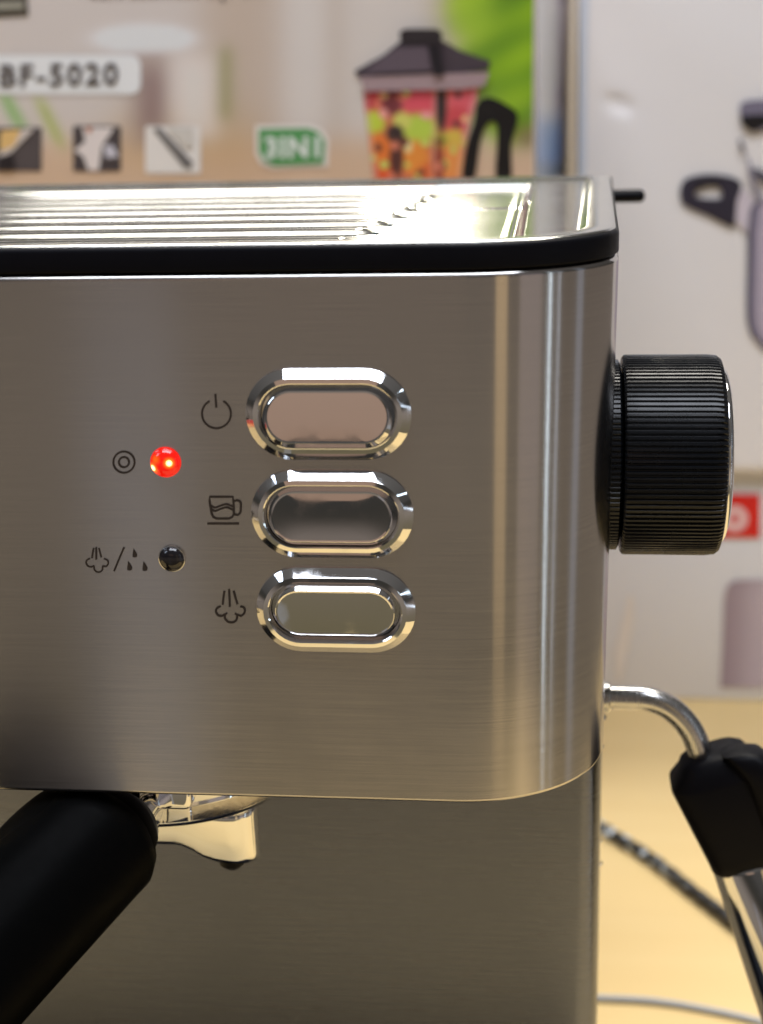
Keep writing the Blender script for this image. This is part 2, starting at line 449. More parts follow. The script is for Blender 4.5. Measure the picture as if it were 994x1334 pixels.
a2 = N(M['led'], 'ShaderNodeMath', operation='MULTIPLY_ADD'); L(M['led'], s3, a2.inputs[0]); a2.inputs[1].default_value = .35; L(M['led'], a1.outputs[0], a2.inputs[2])
cr = N(M['led'], 'ShaderNodeValToRGB'); e = cr.color_ramp.elements
e[0].position = 0; e[0].color = (.62, .004, .001, 1); e[1].position = 1; e[1].color = (6, 3.2, 1.2, 1)
q_ = cr.color_ramp.elements.new(.5); q_.color = (1.6, .20, .01, 1)
L(M['led'], a2.outputs[0], cr.inputs[0]); L(M['led'], cr.outputs[0], b.inputs['Emission Color']); b.inputs['Emission Strength'].default_value = 1.15
dome(216, 602, 20.5, .0020, M['led'], 'indicator_light', em, 'glowing red round indicator light')
M['led_off'] = mat('dark_lens', (0.012, 0.010, 0.012), 0.10, 0, 0.6)
ol = dome(224.5, 727, 17, .0017, M['led_off'], 'indicator_light', em, 'unlit dark round indicator light')
cO = pan(224.5, 727); rO = 17 / FPX * (cO - CAM).length
mesh('light_rim', *lathe([(-.0002, rO * 1.02), (.0005, rO * 1.04), (.0006, rO * .97), (.0003, rO * .93)], cO, PN, 40, False), M['satin'], ol, 60)

# ---- steam knob on the right side
KC = Vector((0, .055, .0590 + ZB)); KR = .02155; NR = 112
def gear(x, r, depth, ins=0):
    P = []
    for k in range(NR):
        for f, rr in ((0, r), (.18, r), (.42, r - depth), (.66, r - depth), (.84, r)):
            a = 2 * math.pi * (k + f) / NR
            P.append(Vector((x, KC.y + (rr - ins) * math.cos(a), KC.z + (rr - ins) * math.sin(a))))
    return P
kb = mesh('steam_knob', *loft([gear(x, KR, d, i) for x, d, i in ((.0862, .0002, .0020), (.0862, .0003, .0006), (.0866, .00040, .0001), (.0870, .00045, 0), (.1040, .00045, 0), (.1060, .00040, .0002), (.1068, .0002, .0008), (.1071, .0001, .0018))]), M['knob'], em, 25)
mesh('knob_collar', *loft([gear(x, KR - .0010, d, i) for x, d, i in ((.0830, .0003, 0), (.0853, .0003, 0), (.0857, .0002, .0008), (.0863, .0001, .004))]), M['knob'], kb, 25)
kr = KR
mesh('knob_cap', *lathe([(0, .0188), (.0005, .0188), (.0009, .0183), (.0013, .0170), (.0015, .0140), (.0016, .0060), (.0016, .0004)], (.1071, KC.y, KC.z), (1, 0, 0), 72), M['chrome'], kb, 60)

# ---- steam wand
YP = .080
wand = catmull([(.078, YP, ZB - .0077), (.088, YP, ZB - .0076), (.0955, YP, ZB - .0080), (.1010, YP, ZB - .0105), (.1052, YP, ZB - .0150), (.1078, YP, ZB - .0205), (.1105, YP, ZB - .0290)], 10)
M['pipe'] = M['satin']
wp = mesh('steam_pipe', *tube(wand, .0030, 28), M['pipe'], em, 60)
mesh('pipe_collar', *lathe([(0, .0038), (.0022, .0038), (.0026, .0033)], (.0835, YP, ZB - .0076), (1, 0, 0), 32), M['satin'], wp, 50)
AX = Vector((.31, 0, -.951)).normalized(); G0 = Vector((.1113, YP, ZB - .0215))
def grip(prof):
    side = Vector((0, 1, 0)).cross(AX).normalized(); loops = []      # side points to +x
    if side.x < 0: side = -side
    for a, sx, sy, off in prof:
        lp = []
        for k in range(40):
            t = 2 * math.pi * k / 40; c_, s_ = math.cos(t), math.sin(t); e_ = .48
            lp.append(G0 + AX * a + side * (off - .0006 + sx * math.copysign(abs(c_) ** e_, c_)) + Vector((0, sy * math.copysign(abs(s_) ** e_, s_), 0)))
        loops.append(lp)
    return loft(loops)
gr = mesh('wand_grip', *grip([(-.0006, .0062, .0055, .0002), (.0006, .0080, .0068, .0002), (.0022, .0089, .0078, .0001), (.0046, .0110, .0090, -.0006), (.0056, .0112, .0092, -.0006), (.0150, .0105, .0092, .0001), (.0255, .0096, .0088, .0008), (.0285, .0093, .0085, .0008), (.0296, .0085, .0078, .0008)]), M['black'], em, 50)
# raised thumb tab on the right of the grip
side = Vector((.951, 0, .31))
tabl = []
for a, d0, d1, wy in ((-.0012, .002, .0075, .0035), (.0004, .003, .0110, .0048), (.0030, .004, .0128, .0055), (.0062, .005, .0140, .0058), (.0095, .005, .0156, .0058), (.0125, .005, .0160, .0055), (.0200, .005, .0135, .0050), (.0260, .004, .0100, .0040)):
    cc = G0 + AX * a + side * ((d0 + d1) / 2); hw = (d1 - d0) / 2
    tabl.append([cc + side * hw * math.copysign(abs(math.cos(t)) ** .6, math.cos(t)) + Vector((0, -.0045 + wy * math.copysign(abs(math.sin(t)) ** .6, math.sin(t)), 0)) for t in [2 * math.pi * k / 28 for k in range(28)]])
mesh('thumb_tab', *loft(tabl), M['black'], gr, 60)
mesh('frothing_tube', *lathe([(0, .0086), (.0008, .0092), (.090, .0092), (.094, .0082), (.096, .0055), (.0965, .001)], G0 + AX * .0285 + side * .0002, AX, 56), M['chrome'], em, 50)

# ------------------------------------------------------------------ portafilter
pf = thing('portafilter', (-.014, .045, ZB - .02), 'black handled chrome filter holder with a short spout locked under the machine', 'filter holder')
BC = Vector((-.014, .0450, ZB))
mesh('filter_basket', *lathe([(.0015, .0278), (.0020, .0284), (.0104, .0260), (.0114, .0268), (.0124, .0284), (.0134, .0280), (.0140, .0270), (.0142, .0225), (.0165, .0205), (.0170, .0150)], BC, (0, 0, -1), 96), M['chrome'], pf, 40)
# locking lug beside the handle
lug = bevel_box('locking_lug', (-.0110, .0145, ZB - .0085), (-.0030, .0235, ZB - .0012), M['chrome'], pf, .0016, 4)
# spout: runs from the middle of the basket to the right and turns down
sp = []
XS = [(-.020, .0075, -.0150, -.0232), (-.010, .0075, -.0140, -.0233), (-.0085, .0075, -.0140, -.0236), (-.0062, .0075, -.0140, -.0248), (-.0038, .0075, -.0139, -.0264), (-.0012, .0075, -.0138, -.0273), (.0015, .0075, -.0138, -.0277), (.0035, .0073, -.0138, -.0278), (.0055, .0062, -.0138, -.0277), (.0068, .0046, -.0138, -.0274), (.0075, .0028, -.0139, -.0270), (.0077, .0010, -.0141, -.0266)]
YS = .0315
for x, wy, zt, zl in XS:
    lp = []; zc_, hz = (zt + zl) / 2, (zt - zl) / 2
    for k in range(32):
        t = 2 * math.pi * k / 32; c_, s_ = math.cos(t), math.sin(t)
        lp.append(Vector((x, YS + wy * (1 - .20 * (1 - math.copysign(abs(s_) ** .5, s_))) * math.copysign(abs(c_) ** .45, c_), ZB + zc_ + hz * math.copysign(abs(s_) ** .22, s_))))
    sp.append(lp)
st = mesh('spout', *loft(sp), M['chrome'], pf, 50)
mesh('spout_outlet', *lathe([(-.001, .0028), (.0004, .0027), (.0007, .0020)], (.0018, YS - .002, ZB - .0277), (0, 0, -1), 28), M['black'], st)
M['water'] = mat('water', (1, 1, 1), 0.02, 0, 0.5, Transmission_Weight=1.0, IOR=1.33)
dr = mesh('water_droplet', *lathe([(0, .0019), (.0006, .0017), (.0010, .0011), (.0012, .0004)], (.0019, YS - .002, ZB - .02835), (0, 0, -1), 20), M['water'], None, 60)
tag(dr, 'clear water drop hanging from the underside of the chrome spout', 'water drop')
# handle
HA = Vector((-.0163, .0080, ZB - .0064)); HB = Vector((-.0565, -.1080, ZB - .0262)); HB = CAM + (HB - CAM) * ((-.086 - CAM.y) / (HB.y - CAM.y)); HA = HA + (HA - HB).normalized() * .0022
HA = CAM + (HA - CAM) * ((.021 - CAM.y) / (HA.y - CAM.y))
hp = [HA + (HB - HA) * (k / 40) for k in range(41)]
def hr(t):
    if t < .10:
        q = .0146 * math.sqrt(max(0, 1 - (1 - t / .10) ** 2)) ; q = max(q, .0004); return (q, q * 1.02)
    f = .0140 - .0003 * math.sin((t - .1) * 3.0) + .0026 * t
    if t > .95: f *= math.sqrt(max(.02, 1 - ((t - .95) / .05) ** 2))
    return (f, f)
hd = mesh('handle', *tube(hp, hr, 40, (0, 0, 1)), M['matte'], pf, 60)
ax = (HB - HA).normalized()
# thumb pad moulded on top of the handle
pad = [HA + ax * (.0015 + .040 * k / 16) + Vector((-.0025, 0, .0082 - .0015 * k / 16)) for k in range(17)]
mesh('thumb_rest', *tube(pad, lambda t: (.0066 * max(.08, math.sin(math.pi * min(1, t * 1.0)) ** .35), .0108 * max(.08, math.sin(math.pi * t) ** .35)), 32, (0, 0, 1)), M['matte'], hd, 60)
mesh('handle_neck', *tube([Vector((-.0160, .0215, ZB - .0090)), Vector((-.0170, .0150, ZB - .0095)), Vector((-.0175, .0095, ZB - .0098))], lambda t: .0060 + .0030 * t, 32, (0, 0, 1)), M['chrome'], pf, 60)

# droplets on the column's edge
DG = 'tiny clear droplets on the steel edge of the column'
for i, (px, py, r, lb) in enumerate([(789.5, 905, .0011, 'clear droplet on the steel edge where the steam pipe comes out'), (788.5, 934, .00085, 'clear droplet on the steel edge just below the steam pipe'),
                                     (786, 972, .0004, 'tiny droplet on the steel edge, level with the top of the black grip'), (783.5, 1095, .0004, 'tiny droplet on the steel edge next to the black cord'), (782.5, 1124, .0006, 'droplet on the steel edge, lowest of them, below the black cord')]):
    p = hit(px, py, (0, .083, 0), (0, 1, 0)); p.x = .0845 + r * .15
    o = mesh('water_droplet', *lathe([(-r, r * .05)] + [(-r * math.cos(a), r * math.sin(a)) for a in [math.pi * k / 10 for k in range(1, 10)]] + [(r, r * .05)], p, (0, 0, 1), 16), M['water'], None, 60)
    tag(o, lb, 'water drop', DG)

# ------------------------------------------------------------------ cables on the table
def on_table(px, py, z): return hit(px, py, (0, 0, z), (0, 0, 1))
M['cord'] = mat('speckled_black_cord', (.01, .01, .012), .32, 0, .6)
b = M['cord'].node_tree.nodes['Principled BSDF']
n1 = noise_map(M['cord'], (170, 170, 170), 1.0, 2.0)
sep = N(M['cord'], 'ShaderNodeSeparateXYZ'); tcc = N(M['cord'], 'ShaderNodeTexCoord'); L(M['cord'], tcc.outputs['Object'], sep.inputs[0])
fade = ramp(M['cord'], sep.outputs['X'], 1, 0, .118, .132)
mu = N(M['cord'], 'ShaderNodeMath', operation='MULTIPLY'); L(M['cord'], ramp(M['cord'], n1.outputs['Fac'], 0, 1, .52, .60), mu.inputs[0]); L(M['cord'], fade, mu.inputs[1])
mc = N(M['cord'], 'ShaderNodeMix', data_type='RGBA'); mc.inputs['A'].default_value = (.010, .012, .016, 1); mc.inputs['B'].default_value = (.62, .68, .72, 1)
L(M['cord'], mu.outputs[0], mc.inputs['Factor']); L(M['cord'], mc.outputs['Result'], b.inputs['Base Color'])
pts = [on_table(x, y, .0030) for x, y in ((700, 1040), (745, 1055), (790, 1082), (850, 1120), (905, 1163), (950, 1198), (1010, 1250), (1090, 1330))]
cv, cf = [], []
for ph in (0, 1):
    path = catmull(pts, 16); P = []
    for i, p in enumerate(path):
        t = (path[min(i + 1, len(path) - 1)] - path[max(0, i - 1)]).normalized(); s_ = t.cross(Vector((0, 0, 1))).normalized(); a = i * .55 + ph * math.pi
        P.append(p + (s_ * math.cos(a) + Vector((0, 0, 1)) * math.sin(a)) * .0007)
    cv.append(tube(P, .0023, 12, (0, 0, 1)))
o = mesh('power_cord', *join(cv), M['cord'], None, 60)
tag(o, 'black twisted power cord with white flecks lying behind the steam wand', 'cord')
M['grey_cable'] = mat('grey_cable', (.42, .43, .44), .5)
o = mesh('thin_cable', *tube(catmull([on_table(x, y, .0014) for x, y in ((690, 1296), (780, 1300), (850, 1304), (920, 1315), (994, 1332), (1080, 1360))], 10), .0013, 14, (0, 0, 1)), M['grey_cable'], None, 60)
tag(o, 'thin pale grey cable lying on the yellow table below the black cord', 'cable')

# ------------------------------------------------------------------ boxes behind
def printed(name, rough=.35):
    m = mat(name, (.5, .5, .5), rough, 0, .4)
    a = N(m, 'ShaderNodeVertexColor'); a.layer_name = 'print'
    L(m, a.outputs['Color'], m.node_tree.nodes['Principled BSDF'].inputs['Base Color'])
    return m
M['print'] = printed('printed_card')
M['print_gloss'] = printed('glossy_printed_card', .18)
_c = {}
def flat(r, g, b_, rough=.4):
    k = (r, g, b_)
    if k not in _c:
        m = mat('ink_%d_%d_%d' % k, alb(r, g, b_), rough, 0, .4)
        nn = noise_map(m, (90, 90, 90), 1, 3); L(m, ramp(m, nn.outputs['Fac'], rough - .06, rough + .06), m.node_tree.nodes['Principled BSDF'].inputs['Roughness'])
        _c[k] = m
    return _c[k]
def blend(a, b_, t): return tuple(a[i] + (b_[i] - a[i]) * t for i in range(3))

# --- left box: photo-printed carton, slightly turned so that its right side shows
BET = rad(3.6); c1 = hit(697, 120, (0, .36, 0), (0, 1, 0)); c1.z = 0
ux = Vector((math.cos(BET), -math.sin(BET), 0)); uy = Vector((math.sin(BET), math.cos(BET), 0)); nf = -uy
B1W, B1D, B1H = .36, .28, .395
lb = thing('appliance_box', c1 - ux * B1W / 2 + uy * B1D / 2, 'colourful appliance carton printed with a kitchen photo, standing behind the machine', 'cardboard box', 'cartons behind the machine')
cc = [c1 - ux * B1W, c1, c1 + uy * B1D, c1 - ux * B1W + uy * B1D]
up = Vector((0, 0, 1))
mesh('carton_body', *loft([[p + up * z for p in cc] for z in (0, .2, B1H)]), flat(205, 192, 180), lb, 30)
# printed photo on the front
def soft(d, s): return 1 / (1 + math.exp(max(-40, min(40, d / s))))
def ell(px, py, x, y, rx, ry, s=.12): return soft(math.hypot((px - x) / rx, (py - y) / ry) - 1, s)
def recf(px, py, x0, x1, y0, y1, s=5): return soft(x0 - px, s) * soft(px - x1, s) * soft(y0 - py, s) * soft(py - y1, s)
def photo(px, py):
    c = (200, 190, 184)
    c = blend(c, (184, 164, 146), recf(px, py, 262, 365, -400, 400, 12) * .75)
    c = blend(c, (212, 205, 198), recf(px, py, 375, 425, -400, 400, 10) * .6)
    c = blend(c, (178, 160, 142), recf(px, py, 428, 450, -400, 400, 8) * .5)
    c = blend(c, (206, 197, 188), recf(px, py, 455, 560, -400, 175, 12) * .6)
    c = blend(c, (190, 170, 150), recf(px, py, 560, 700, -400, 175, 10) * .6)
    c = blend(c, (202, 168, 136), soft(182 - py, 9) * .8)
    c = blend(c, (186, 150, 100), recf(px, py, 150, 330, 150, 210, 14) * .5)
    c = blend(c, (150, 128, 120), recf(px, py, 172, 216, 66, 190, 7) * .75)
    c = blend(c, (122, 96, 96), recf(px, py, 188, 210, 95, 165, 6) * .6)
    c = blend(c, (222, 212, 206), recf(px, py, 228, 284, 72, 180, 7) * .8)
    c = blend(c, (120, 122, 66), recf(px, py, 288, 300, 62, 155, 5) * .7)
    c = blend(c, (232, 236, 244), ell(px, py, 188, 50, 62, 17, .14) * .95)
    c = blend(c, (124, 172, 92), soft(abs((px - 14) - (py - 140) * .55) - 8, 3) * recf(px, py, -10, 45, 118, 170, 5) * .8)
    c = blend(c, (160, 172, 88), soft(abs((px - 66) - (py - 160) * .5) - 7, 3) * recf(px, py, 35, 90, 128, 190, 5) * .8)
    g_ = max(ell(px, py, 690, 60, 92, 105, .10), ell(px, py, 640, 10, 58, 60, .14), ell(px, py, 668, 150, 44, 34, .2))
    gc = blend((138, 176, 34), (92, 132, 30), .5 + .5 * math.sin(px * .05 + py * .07) * math.cos(py * .045))
    gc = blend(gc, (166, 196, 60), ell(px, py, 612, 20, 34, 40, .3) * .7)
    c = blend(c, gc, g_)
    c = blend(c, (120, 96, 76), recf(px, py, 672, 720, 165, 190, 5) * .8)
    return tuple(v * .93 for v in alb(*c))
def sheet(name, f, x0, x1, y0, y1, nx, ny, p0, n, m, par, d=.0004):
    V, C, F = [], [], []
    for j in range(ny + 1):
        for i in range(nx + 1):
            px, py = x0 + (x1 - x0) * i / nx, y0 + (y1 - y0) * j / ny
            V.append(hit(px, py, p0, n) + Vector(n) * d); C.append(f(px, py))
    for j in range(ny):
        for i in range(nx):
            a = j * (nx + 1) + i; F.append((a, a + 1, a + nx + 2, a + nx + 1))
    return mesh(name, V, F, m, par, 0, C)
def FP(px, py, d=0): return hit(px, py, c1, nf) + nf * d
def FPoly(name, P, m, par, d):
    # thin printed area: closed polygon on the face, with a paper-thin edge of its own
    top = [FP(x, y, d) for x, y in P]; n_ = len(P)
    return mesh(name, top, [tuple(range(n_))], m, par, 0)
# print covers the face in face coordinates: u along the face, z up
V, C, F = [], [], []
nx, ny = 230, 150
for j in range(ny + 1):
    for i in range(nx + 1):
        u = .0008 + (B1W - .0016) * i / nx; z = .12 + (B1H - .121) * j / ny
        P = c1 - ux * (B1W - u) + up * z + nf * .0003
        v = ROT.transposed() @ (P - CAM); px, py = 497 + FPX * v.x / v.y, 667 - FPX * v.z / v.y
        V.append(P); C.append(photo(px, py))
for j in range(ny):
    for i in range(nx):
        a = j * (nx + 1) + i; F.append((a, a + 1, a + nx + 2, a + nx + 1))
mesh('printed_photo', V, F, M['print'], lb, 0, C)

def rr(x0, x1, y0, y1, r, k=5):
    P = []
    for cx, cy, a0 in ((x1 - r, y1 - r, 0), (x0 + r, y1 - r, 90), (x0 + r, y0 + r, 180), (x1 - r, y0 + r, 270)):
        for s in range(k + 1):
            a = rad(a0 + 90 * s / k); P.append((cx + r * math.cos(a), cy + r * math.sin(a)))
    return P
def text(name, s, x, y, hpx, m, par, d, wide=1.0, bold=.02, spacing=1.0):
    cu = bpy.data.curves.new(name, 'FONT'); cu.body = s; cu.size = 1; cu.offset = bold; cu.space_character = spacing; cu.resolution_u = 3
    t = bpy.data.objects.new('tmp', cu); COL.objects.link(t)
    bpy.context.view_layer.update()
    me = bpy.data.meshes.new_from_object(t.evaluated_get(bpy.context.evaluated_depsgraph_get()))
    bpy.data.objects.remove(t)
    k = hpx / .70
    V = [FP(x + v.co.x * k * wide, y - v.co.y * k - (v.co.x * k * wide) * .018, d) for v in me.vertices]
    F = [tuple(p.vertices) for p in me.polygons]
    return mesh(name, V, F, m, par, 0)
bd = FPoly('model_badge', rr(-60, 184, 72, 123, 13), flat(226, 222, 216), lb, .0007)
text('model_lettering', 'BF-5020', 0, 113, 28, flat(70, 60, 56), bd, .0011, .98, .03, 1.20)
i1 = FPoly('printed_picture', rr(-6, 55, 166, 223, 2), flat(78, 70, 70), lb, .0007)
FPoly('printed_shape', [(2, 170), (28, 168), (22, 192), (0, 196)], flat(206, 170, 110), i1, .0010)
FPoly('printed_shape', [(30, 168), (46, 168), (14, 200), (0, 204), (0, 198), (20, 190)], flat(196, 184, 176), i1, .0013)
FPoly('printed_shape', [(0, 204), (18, 200), (22, 220), (0, 222)], flat(40, 34, 36), i1, .0016)
i2 = FPoly('printed_picture', rr(96, 158, 164, 223, 2), flat(70, 62, 62), lb, .0007)
FPoly('printed_shape', [(108, 166), (150, 166), (134, 190), (130, 222), (116, 222), (110, 204), (98, 196), (112, 184)], flat(208, 198, 194), i2, .0010)
FPoly('printed_shape', [(136, 190), (148, 188), (156, 204), (140, 206)], flat(186, 182, 190), i2, .0013)
FPoly('printed_shape', [(112, 166), (122, 166), (118, 174)], flat(178, 110, 80), i2, .0013)
i3 = FPoly('printed_picture', rr(190, 262, 164, 226, 3), flat(212, 206, 200), lb, .0007)
FPoly('printed_shape', [(200, 168), (209, 166), (253, 212), (248, 221), (240, 218)], flat(104, 100, 98), i3, .0010)
FPoly('printed_shape', [(218, 166), (252, 166), (252, 190), (242, 192)], flat(192, 186, 178), i3, .0013)
b0 = FPoly('offer_badge', [(333, 163), (405, 162), (420, 168), (429, 182), (428, 217), (356, 220), (340, 214), (333, 200)], flat(214, 206, 198), lb, .0007)
FPoly('printed_shape', [(338, 168), (402, 167), (416, 172), (424, 184), (422, 213), (358, 216), (345, 210), (338, 198)], flat(82, 142, 84), b0, .0010)
text('badge_lettering', '3IN1', 345, 205, 26, flat(206, 226, 204), b0, .0014, .98, .035, 1.08)
FPoly('printed_picture', [(-20, -30), (35, -30), (38, 21), (-20, 24)], flat(78, 72, 62), lb, .0007)
FPoly('printed_stripe', [(-20, 4), (32, 3), (32, 11), (-20, 13)], flat(150, 146, 132), lb, .0011)
text('headline_lettering', 'Semi-automatic Espresso', 118, -3, 26, flat(70, 62, 60), lb, .0008, .62, .02, 1.0)
# the blender jar full of fruit
jrows = [(112, 475, 624), (125, 474, 622), (140, 475, 618), (160, 478, 612), (185, 481, 608), (210, 484, 604), (236, 487, 600)]
_rj = random.Random(3)
JB = [(486, 128, 17, 16, (188, 44, 52)), (512, 132, 14, 18, (96, 30, 38)), (546, 132, 22, 24, (216, 66, 84)), (604, 132, 22, 22, (214, 78, 92)), (596, 156, 18, 18, (200, 58, 66)),
      (488, 160, 14, 16, (186, 208, 48)), (545, 168, 24, 20, (176, 206, 60)), (524, 158, 12, 12, (204, 206, 90)), (592, 182, 16, 14, (208, 178, 60)), (574, 186, 10, 12, (150, 160, 40)),
      (494, 196, 18, 22, (228, 110, 34)), (540, 206, 20, 22, (234, 134, 42)), (588, 212, 18, 24, (230, 136, 60)), (504, 226, 14, 14, (220, 72, 26)), (560, 226, 14, 14, (214, 92, 40)),
      (515, 174, 11, 11, (30, 22, 24)), (517, 206, 9, 24, (66, 30, 26)), (575, 140, 7, 30, (28, 22, 24)), (572, 212, 7, 26, (140, 54, 36)), (532, 190, 5, 9, (240, 220, 150)), (500, 148, 6, 7, (236, 150, 140)), (556, 150, 8, 5, (240, 150, 150))]
for k in range(26):
    JB.append((_rj.uniform(480, 608), _rj.uniform(120, 230), _rj.uniform(3, 6), _rj.uniform(3, 6), _rj.choice([(120, 40, 40), (236, 190, 120), (90, 40, 30), (222, 120, 90), (190, 210, 90), (60, 36, 30)])))
def jarcol(px, py):
    c = (196, 96, 66)
    for x, y, rx, ry, cc_ in JB: c = blend(c, cc_, ell(px, py, x, y, rx, ry, .10))
    xl = np_i(py, 1); xr = np_i(py, 2)
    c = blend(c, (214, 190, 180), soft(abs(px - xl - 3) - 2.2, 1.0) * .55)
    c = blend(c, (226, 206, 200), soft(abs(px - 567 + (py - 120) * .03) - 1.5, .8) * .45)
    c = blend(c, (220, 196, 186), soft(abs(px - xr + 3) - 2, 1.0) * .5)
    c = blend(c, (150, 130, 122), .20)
    return alb(*c)
def np_i(y, k):
    for a_, b_ in zip(jrows, jrows[1:]):
        if y <= b_[0]: return a_[k] + (b_[k] - a_[k]) * (y - a_[0]) / (b_[0] - a_[0])
    return jrows[-1][k]
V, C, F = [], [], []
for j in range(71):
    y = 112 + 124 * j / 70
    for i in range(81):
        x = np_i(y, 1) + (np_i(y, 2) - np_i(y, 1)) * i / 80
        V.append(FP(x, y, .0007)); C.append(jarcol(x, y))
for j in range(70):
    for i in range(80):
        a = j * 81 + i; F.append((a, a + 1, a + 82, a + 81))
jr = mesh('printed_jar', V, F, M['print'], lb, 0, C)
FPoly('printed_collar', [(470, 100), (638, 94), (632, 112), (604, 116), (476, 119)], flat(150, 128, 130), jr, .0022)
ld = FPoly('printed_lid', [(462, 93), (500, 72), (522, 54), (574, 52), (600, 66), (640, 80), (636, 90), (576, 99), (468, 101)], flat(66, 56, 62), lb, .0012)
FPoly('printed_shape', [(488, 84), (520, 62), (558, 60), (564, 92), (478, 96)], flat(88, 76, 84), ld, .0030)
FPoly('printed_shape', [(522, 42), (530, 38), (570, 38), (578, 44), (576, 56), (524, 58)], flat(44, 38, 40), ld, .0034)
FPoly('printed_shape', [(560, 60), (574, 58), (580, 98), (568, 99)], flat(34, 30, 34), ld, .0036)
FPoly('printed_handle', sm([(620, 140), (626, 130), (640, 127), (660, 136), (673, 146), (674, 158), (666, 190), (666, 234), (647, 234), (648, 190), (648, 162), (636, 160), (626, 184), (618, 234), (603, 234), (608, 190), (618, 158), (620, 140)], 3)[:-1], flat(24, 22, 22), lb, .0012)
# right side of the left box: glossy print, white above and blue below
V, C, F = [], [], []
nx, ny = 24, 90
for j in range(ny + 1):
    for i in range(nx + 1):
        u = i / nx; z = .10 + (B1H - .101) * j / ny
        P = c1 + uy * (.0008 + (B1D - .0016) * u) + up * z + ux * .0004
        v = ROT.transposed() @ (P - CAM); px, py = 497 + FPX * v.x / v.y, 667 - FPX * v.z / v.y
        c = blend((206, 200, 210), (176, 170, 182), soft(728 - px, 2.5))
        c = blend(c, (116, 146, 206), soft(156 - py, 9) * .95)
        c = blend(c, (96, 118, 168), soft(729 - px, 2) * soft(170 - py, 10) * .6)
        c = blend(c, (118, 128, 136), soft(208 - py, 4) * soft(208 - py, 4) * .8)
        c = blend(c, (130, 122, 130), recf(px, py, 729, 746, 112, 138, 4) * .8)
        c = blend(c, (132, 126, 136), recf(px, py, 727, 760, -30, 3, 3) * .8)
        c = blend(c, (96, 98, 92), soft(px - 701, 1.8) * soft(64 - py, 10) * .5)
        c = blend(c, (168, 156, 142), soft(745 - px, 1.5) * .8)
        V.append(P); C.append(alb(*c, .62))
for j in range(ny):
    for i in range(nx):
        a = j * (nx + 1) + i; F.append((a, a + 1, a + nx + 2, a + nx + 1))
mesh('printed_side', V, F, M['print_gloss'], lb, 0, C)

# --- right: two stacked pale cartons printed with a pressure cooker
YB = .52; XB0 = hit(751, 400, (0, YB, 0), (0, 1, 0)).x
ZS = ZB - .0598            # seam between the two
M['white_card'] = mat('pale_grey_card', alb(213, 208, 206), .45, 0, .35)
M['grey_card'] = mat('cool_grey_card', alb(201, 200, 203), .45, 0, .35)
for k_ in ('white_card', 'grey_card'):
    m = M[k_]; nn = noise_map(m, (30, 30, 30), 1, 4); bp = N(m, 'ShaderNodeBump'); bp.inputs['Strength'].default_value = .12; bp.inputs['Distance'].default_value = .002
    L(m, nn.outputs['Fac'], bp.inputs['Height']); L(m, bp.outputs[0], m.node_tree.nodes['Principled BSDF'].inputs['Normal'])
lo = thing('cooker_box', (XB0 + .15, YB + .15, 0), 'lower pale grey carton with a red tag, standing on the table', 'cardboard box', 'cartons behind the machine')
hi = thing('cooker_box', (XB0 + .15, YB + .15, ZS), 'upper pale carton printed with a black handled cooker, stacked on the grey carton', 'cardboard box', 'cartons behind the machine')
bevel_box('carton_body', (XB0 + .001, YB + .003, 0), (XB0 + .30, YB + .30, ZS - .0008), M['grey_card'], lo, .0015)
# upper carton front is a dense sheet carrying one dent
V, F = [], []
YU = YB - .004; x0, x1, z0, z1 = XB0, XB0 + .304, ZS, .47
dc = hit(806, 136, (0, YU, 0), (0, 1, 0))
nx, ny = 160, 150
for j in range(ny + 1):
    for i in range(nx + 1):
        x, z = x0 + (x1 - x0) * i / nx, z0 + (z1 - z0) * j / ny
        dx, dz = x - dc.x, z - dc.z; a = dx * .9 - dz * .4; q = dx * .4 + dz * .9
        e_ = min(i, nx - i, j, ny - j)
        V.append((x, YU + .0024 * math.exp(-(a / .0065) ** 2 - (q / .0032) ** 2) + .0006 * math.sin(x * 21 + z * 13) + (.0012 if e_ == 0 else 0), z))
for j in range(ny):
    for i in range(nx):
        a = j * (nx + 1) + i; F.append((a, a + 1, a + nx + 2, a + nx + 1))
mesh('carton_front', V, F, M['white_card'], hi, 40)
bevel_box('carton_body', (x0 + .0004, YU + .0016, z0), (x1, YB + .30, z1), M['white_card'], hi, .0008, 2)
def UP(px, py, d=0): return hit(px, py, (0, YU, 0), (0, 1, 0)) + Vector((0, -.0010 - d, 0))
def LP(px, py, d=0): return hit(px, py, (0, YB + .003, 0), (0, 1, 0)) + Vector((0, -.0006 - d, 0))
def poly(fn, name, P, m, par, d=0): return mesh(name, [fn(x, y, d) for x, y in P], [tuple(range(len(P)))], m, par, 0)
# shiny clear tape down the left edge of the upper carton
M['tape'] = mat('clear_tape', alb(190, 196, 206), .12, 0, .7)
tp = [(756, -120), (770, -120), (765, 90), (763, 250), (764, 450), (765, 605), (752, 605), (753, 300), (755, 90)]
poly(UP, 'sealing_tape', tp, M['tape'], hi)
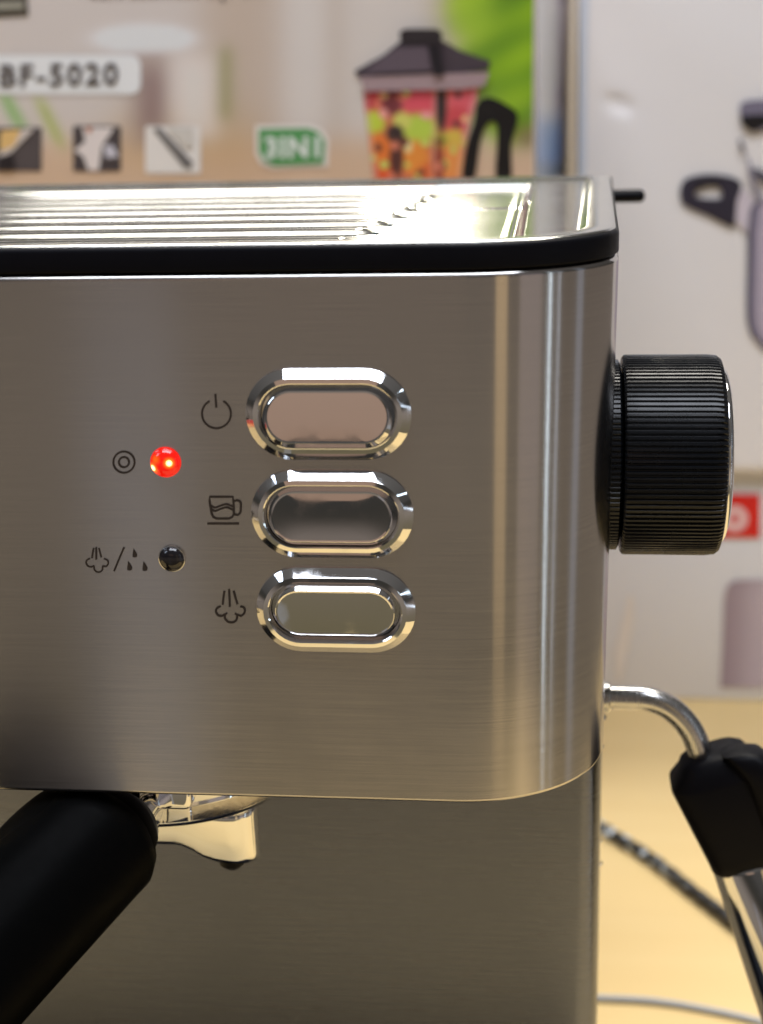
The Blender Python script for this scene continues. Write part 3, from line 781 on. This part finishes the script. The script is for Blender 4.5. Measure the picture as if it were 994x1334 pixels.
# cooker print on the upper carton (handle, lid knob, body)
DK = flat(46, 42, 54)
def band(fn, name, outer, inner, m, par, d):
    V = [fn(x, y, d) for x, y in outer] + [fn(x, y, d) for x, y in inner]; n_ = len(outer)
    return mesh(name, V, [(i, (i + 1) % n_, n_ + (i + 1) % n_, n_ + i) for i in range(n_)], m, par, 0)
outr = sm([(885, 250), (890, 236), (905, 229), (930, 227), (957, 232), (966, 242), (960, 262), (956, 294), (944, 292), (920, 280), (900, 272), (888, 264), (885, 250)], 4)[:-1]
innr = sm([(905, 252), (908, 246), (918, 243), (932, 243), (938, 246), (940, 251), (940, 255), (938, 258), (934, 259), (924, 259), (914, 258), (907, 256), (905, 252)], 4)[:-1]
poly(UP, 'printed_bracket', [(957, 243), (968, 246), (984, 264), (982, 302), (972, 302), (958, 288)], flat(190, 180, 188), hi, .0002)
hh = band(UP, 'printed_handle', outr, innr, DK, hi, .0003)
poly(UP, 'printed_shape', sm([(905, 242), (912, 236), (935, 235), (938, 241), (920, 243), (908, 248), (905, 242)], 3)[:-1], flat(36, 32, 36), hh, .0006)
poly(UP, 'printed_shape', [(922, 272), (955, 262), (955, 290), (945, 289)], flat(44, 40, 52), hh, .0006)
kn = poly(UP, 'printed_knob', sm([(963, 140), (968, 133), (990, 130), (1060, 130), (1060, 165), (1000, 168), (980, 172), (966, 158), (963, 140)], 3)[:-1], flat(112, 106, 122), hi, .0003)
poly(UP, 'printed_shape', sm([(964, 152), (975, 150), (1060, 148), (1060, 164), (1000, 164), (982, 171), (968, 164), (964, 152)], 3)[:-1], flat(26, 24, 26), kn, .0006)
poly(UP, 'printed_shape', sm([(961, 184), (964, 180), (969, 190), (971, 200), (966, 198), (961, 184)], 3)[:-1], flat(92, 86, 90), kn, .0006)
poly(UP, 'printed_shape', sm([(979, 222), (984, 218), (1000, 226), (1040, 232), (1040, 242), (1000, 238), (985, 234), (979, 222)], 3)[:-1], flat(78, 74, 84), kn, .0006)
poly(UP, 'printed_shape', sm([(972, 206), (976, 208), (984, 238), (994, 256), (994, 264), (984, 256), (976, 234), (972, 206)], 3)[:-1], flat(132, 126, 136), kn, .0008)
def cyl_print(px, x0, dark):
    t = px - x0
    if dark: c = blend((78, 74, 92), (168, 158, 172), 1 - soft(t - 9, 2.2))
    else: c = blend((138, 122, 132), (172, 160, 170), 1 - soft(t - 26, 10))
    return alb(*c)
V, C, F = [], [], []
rows = [(262, 984), (272, 977), (300, 974), (400, 972), (420, 973), (436, 978), (450, 990), (462, 1004)]
for y, xl in rows:
    for i in range(25):
        px = xl + (1300 - xl) * (i / 24) ** 2.2
        V.append(UP(px, y, .0003)); C.append(cyl_print(px, xl, True))
for j in range(len(rows) - 1):
    for i in range(24): F.append((j * 25 + i, j * 25 + i + 1, (j + 1) * 25 + i + 1, (j + 1) * 25 + i))
mesh('printed_pot', V, F, M['print'], hi, 0, C)
# lower carton: red tag with a round white mark, and the rounded purple-grey cooker
rt = poly(LP, 'red_tag', rr(915, 990, 643, 700, 2), flat(196, 24, 22), lo, .0003)
band(LP, 'round_mark', arc(957, 675, 17, 0, 360, 32)[:-1], arc(957, 675, 6, 0, 360, 32)[:-1], flat(232, 176, 176), rt, .0006)
poly(LP, 'round_mark', arc(957, 675, 2.6, 0, 360, 12)[:-1], flat(222, 150, 150), rt, .0006)
V, C, F = [], [], []
rows = [(755, 965), (756, 956), (760, 949), (768, 945), (780, 943), (840, 941), (895, 938), (960, 936)]
for y, xl in rows:
    for i in range(25):
        px = xl + (1300 - xl) * (i / 24) ** 1.8
        V.append(LP(px, min(y, 902), .0003 )); C.append(cyl_print(px, xl, False))
for j in range(len(rows) - 2):
    for i in range(24): F.append((j * 25 + i, j * 25 + i + 1, (j + 1) * 25 + i + 1, (j + 1) * 25 + i))
mesh('printed_pot', V, F, M['print'], lo, 0, C)
poly(LP, 'printed_shape', sm([(800, 850), (812, 800), (822, 770), (826, 800), (818, 850), (806, 890), (800, 850)], 3)[:-1], flat(206, 198, 192), lo, .0003)
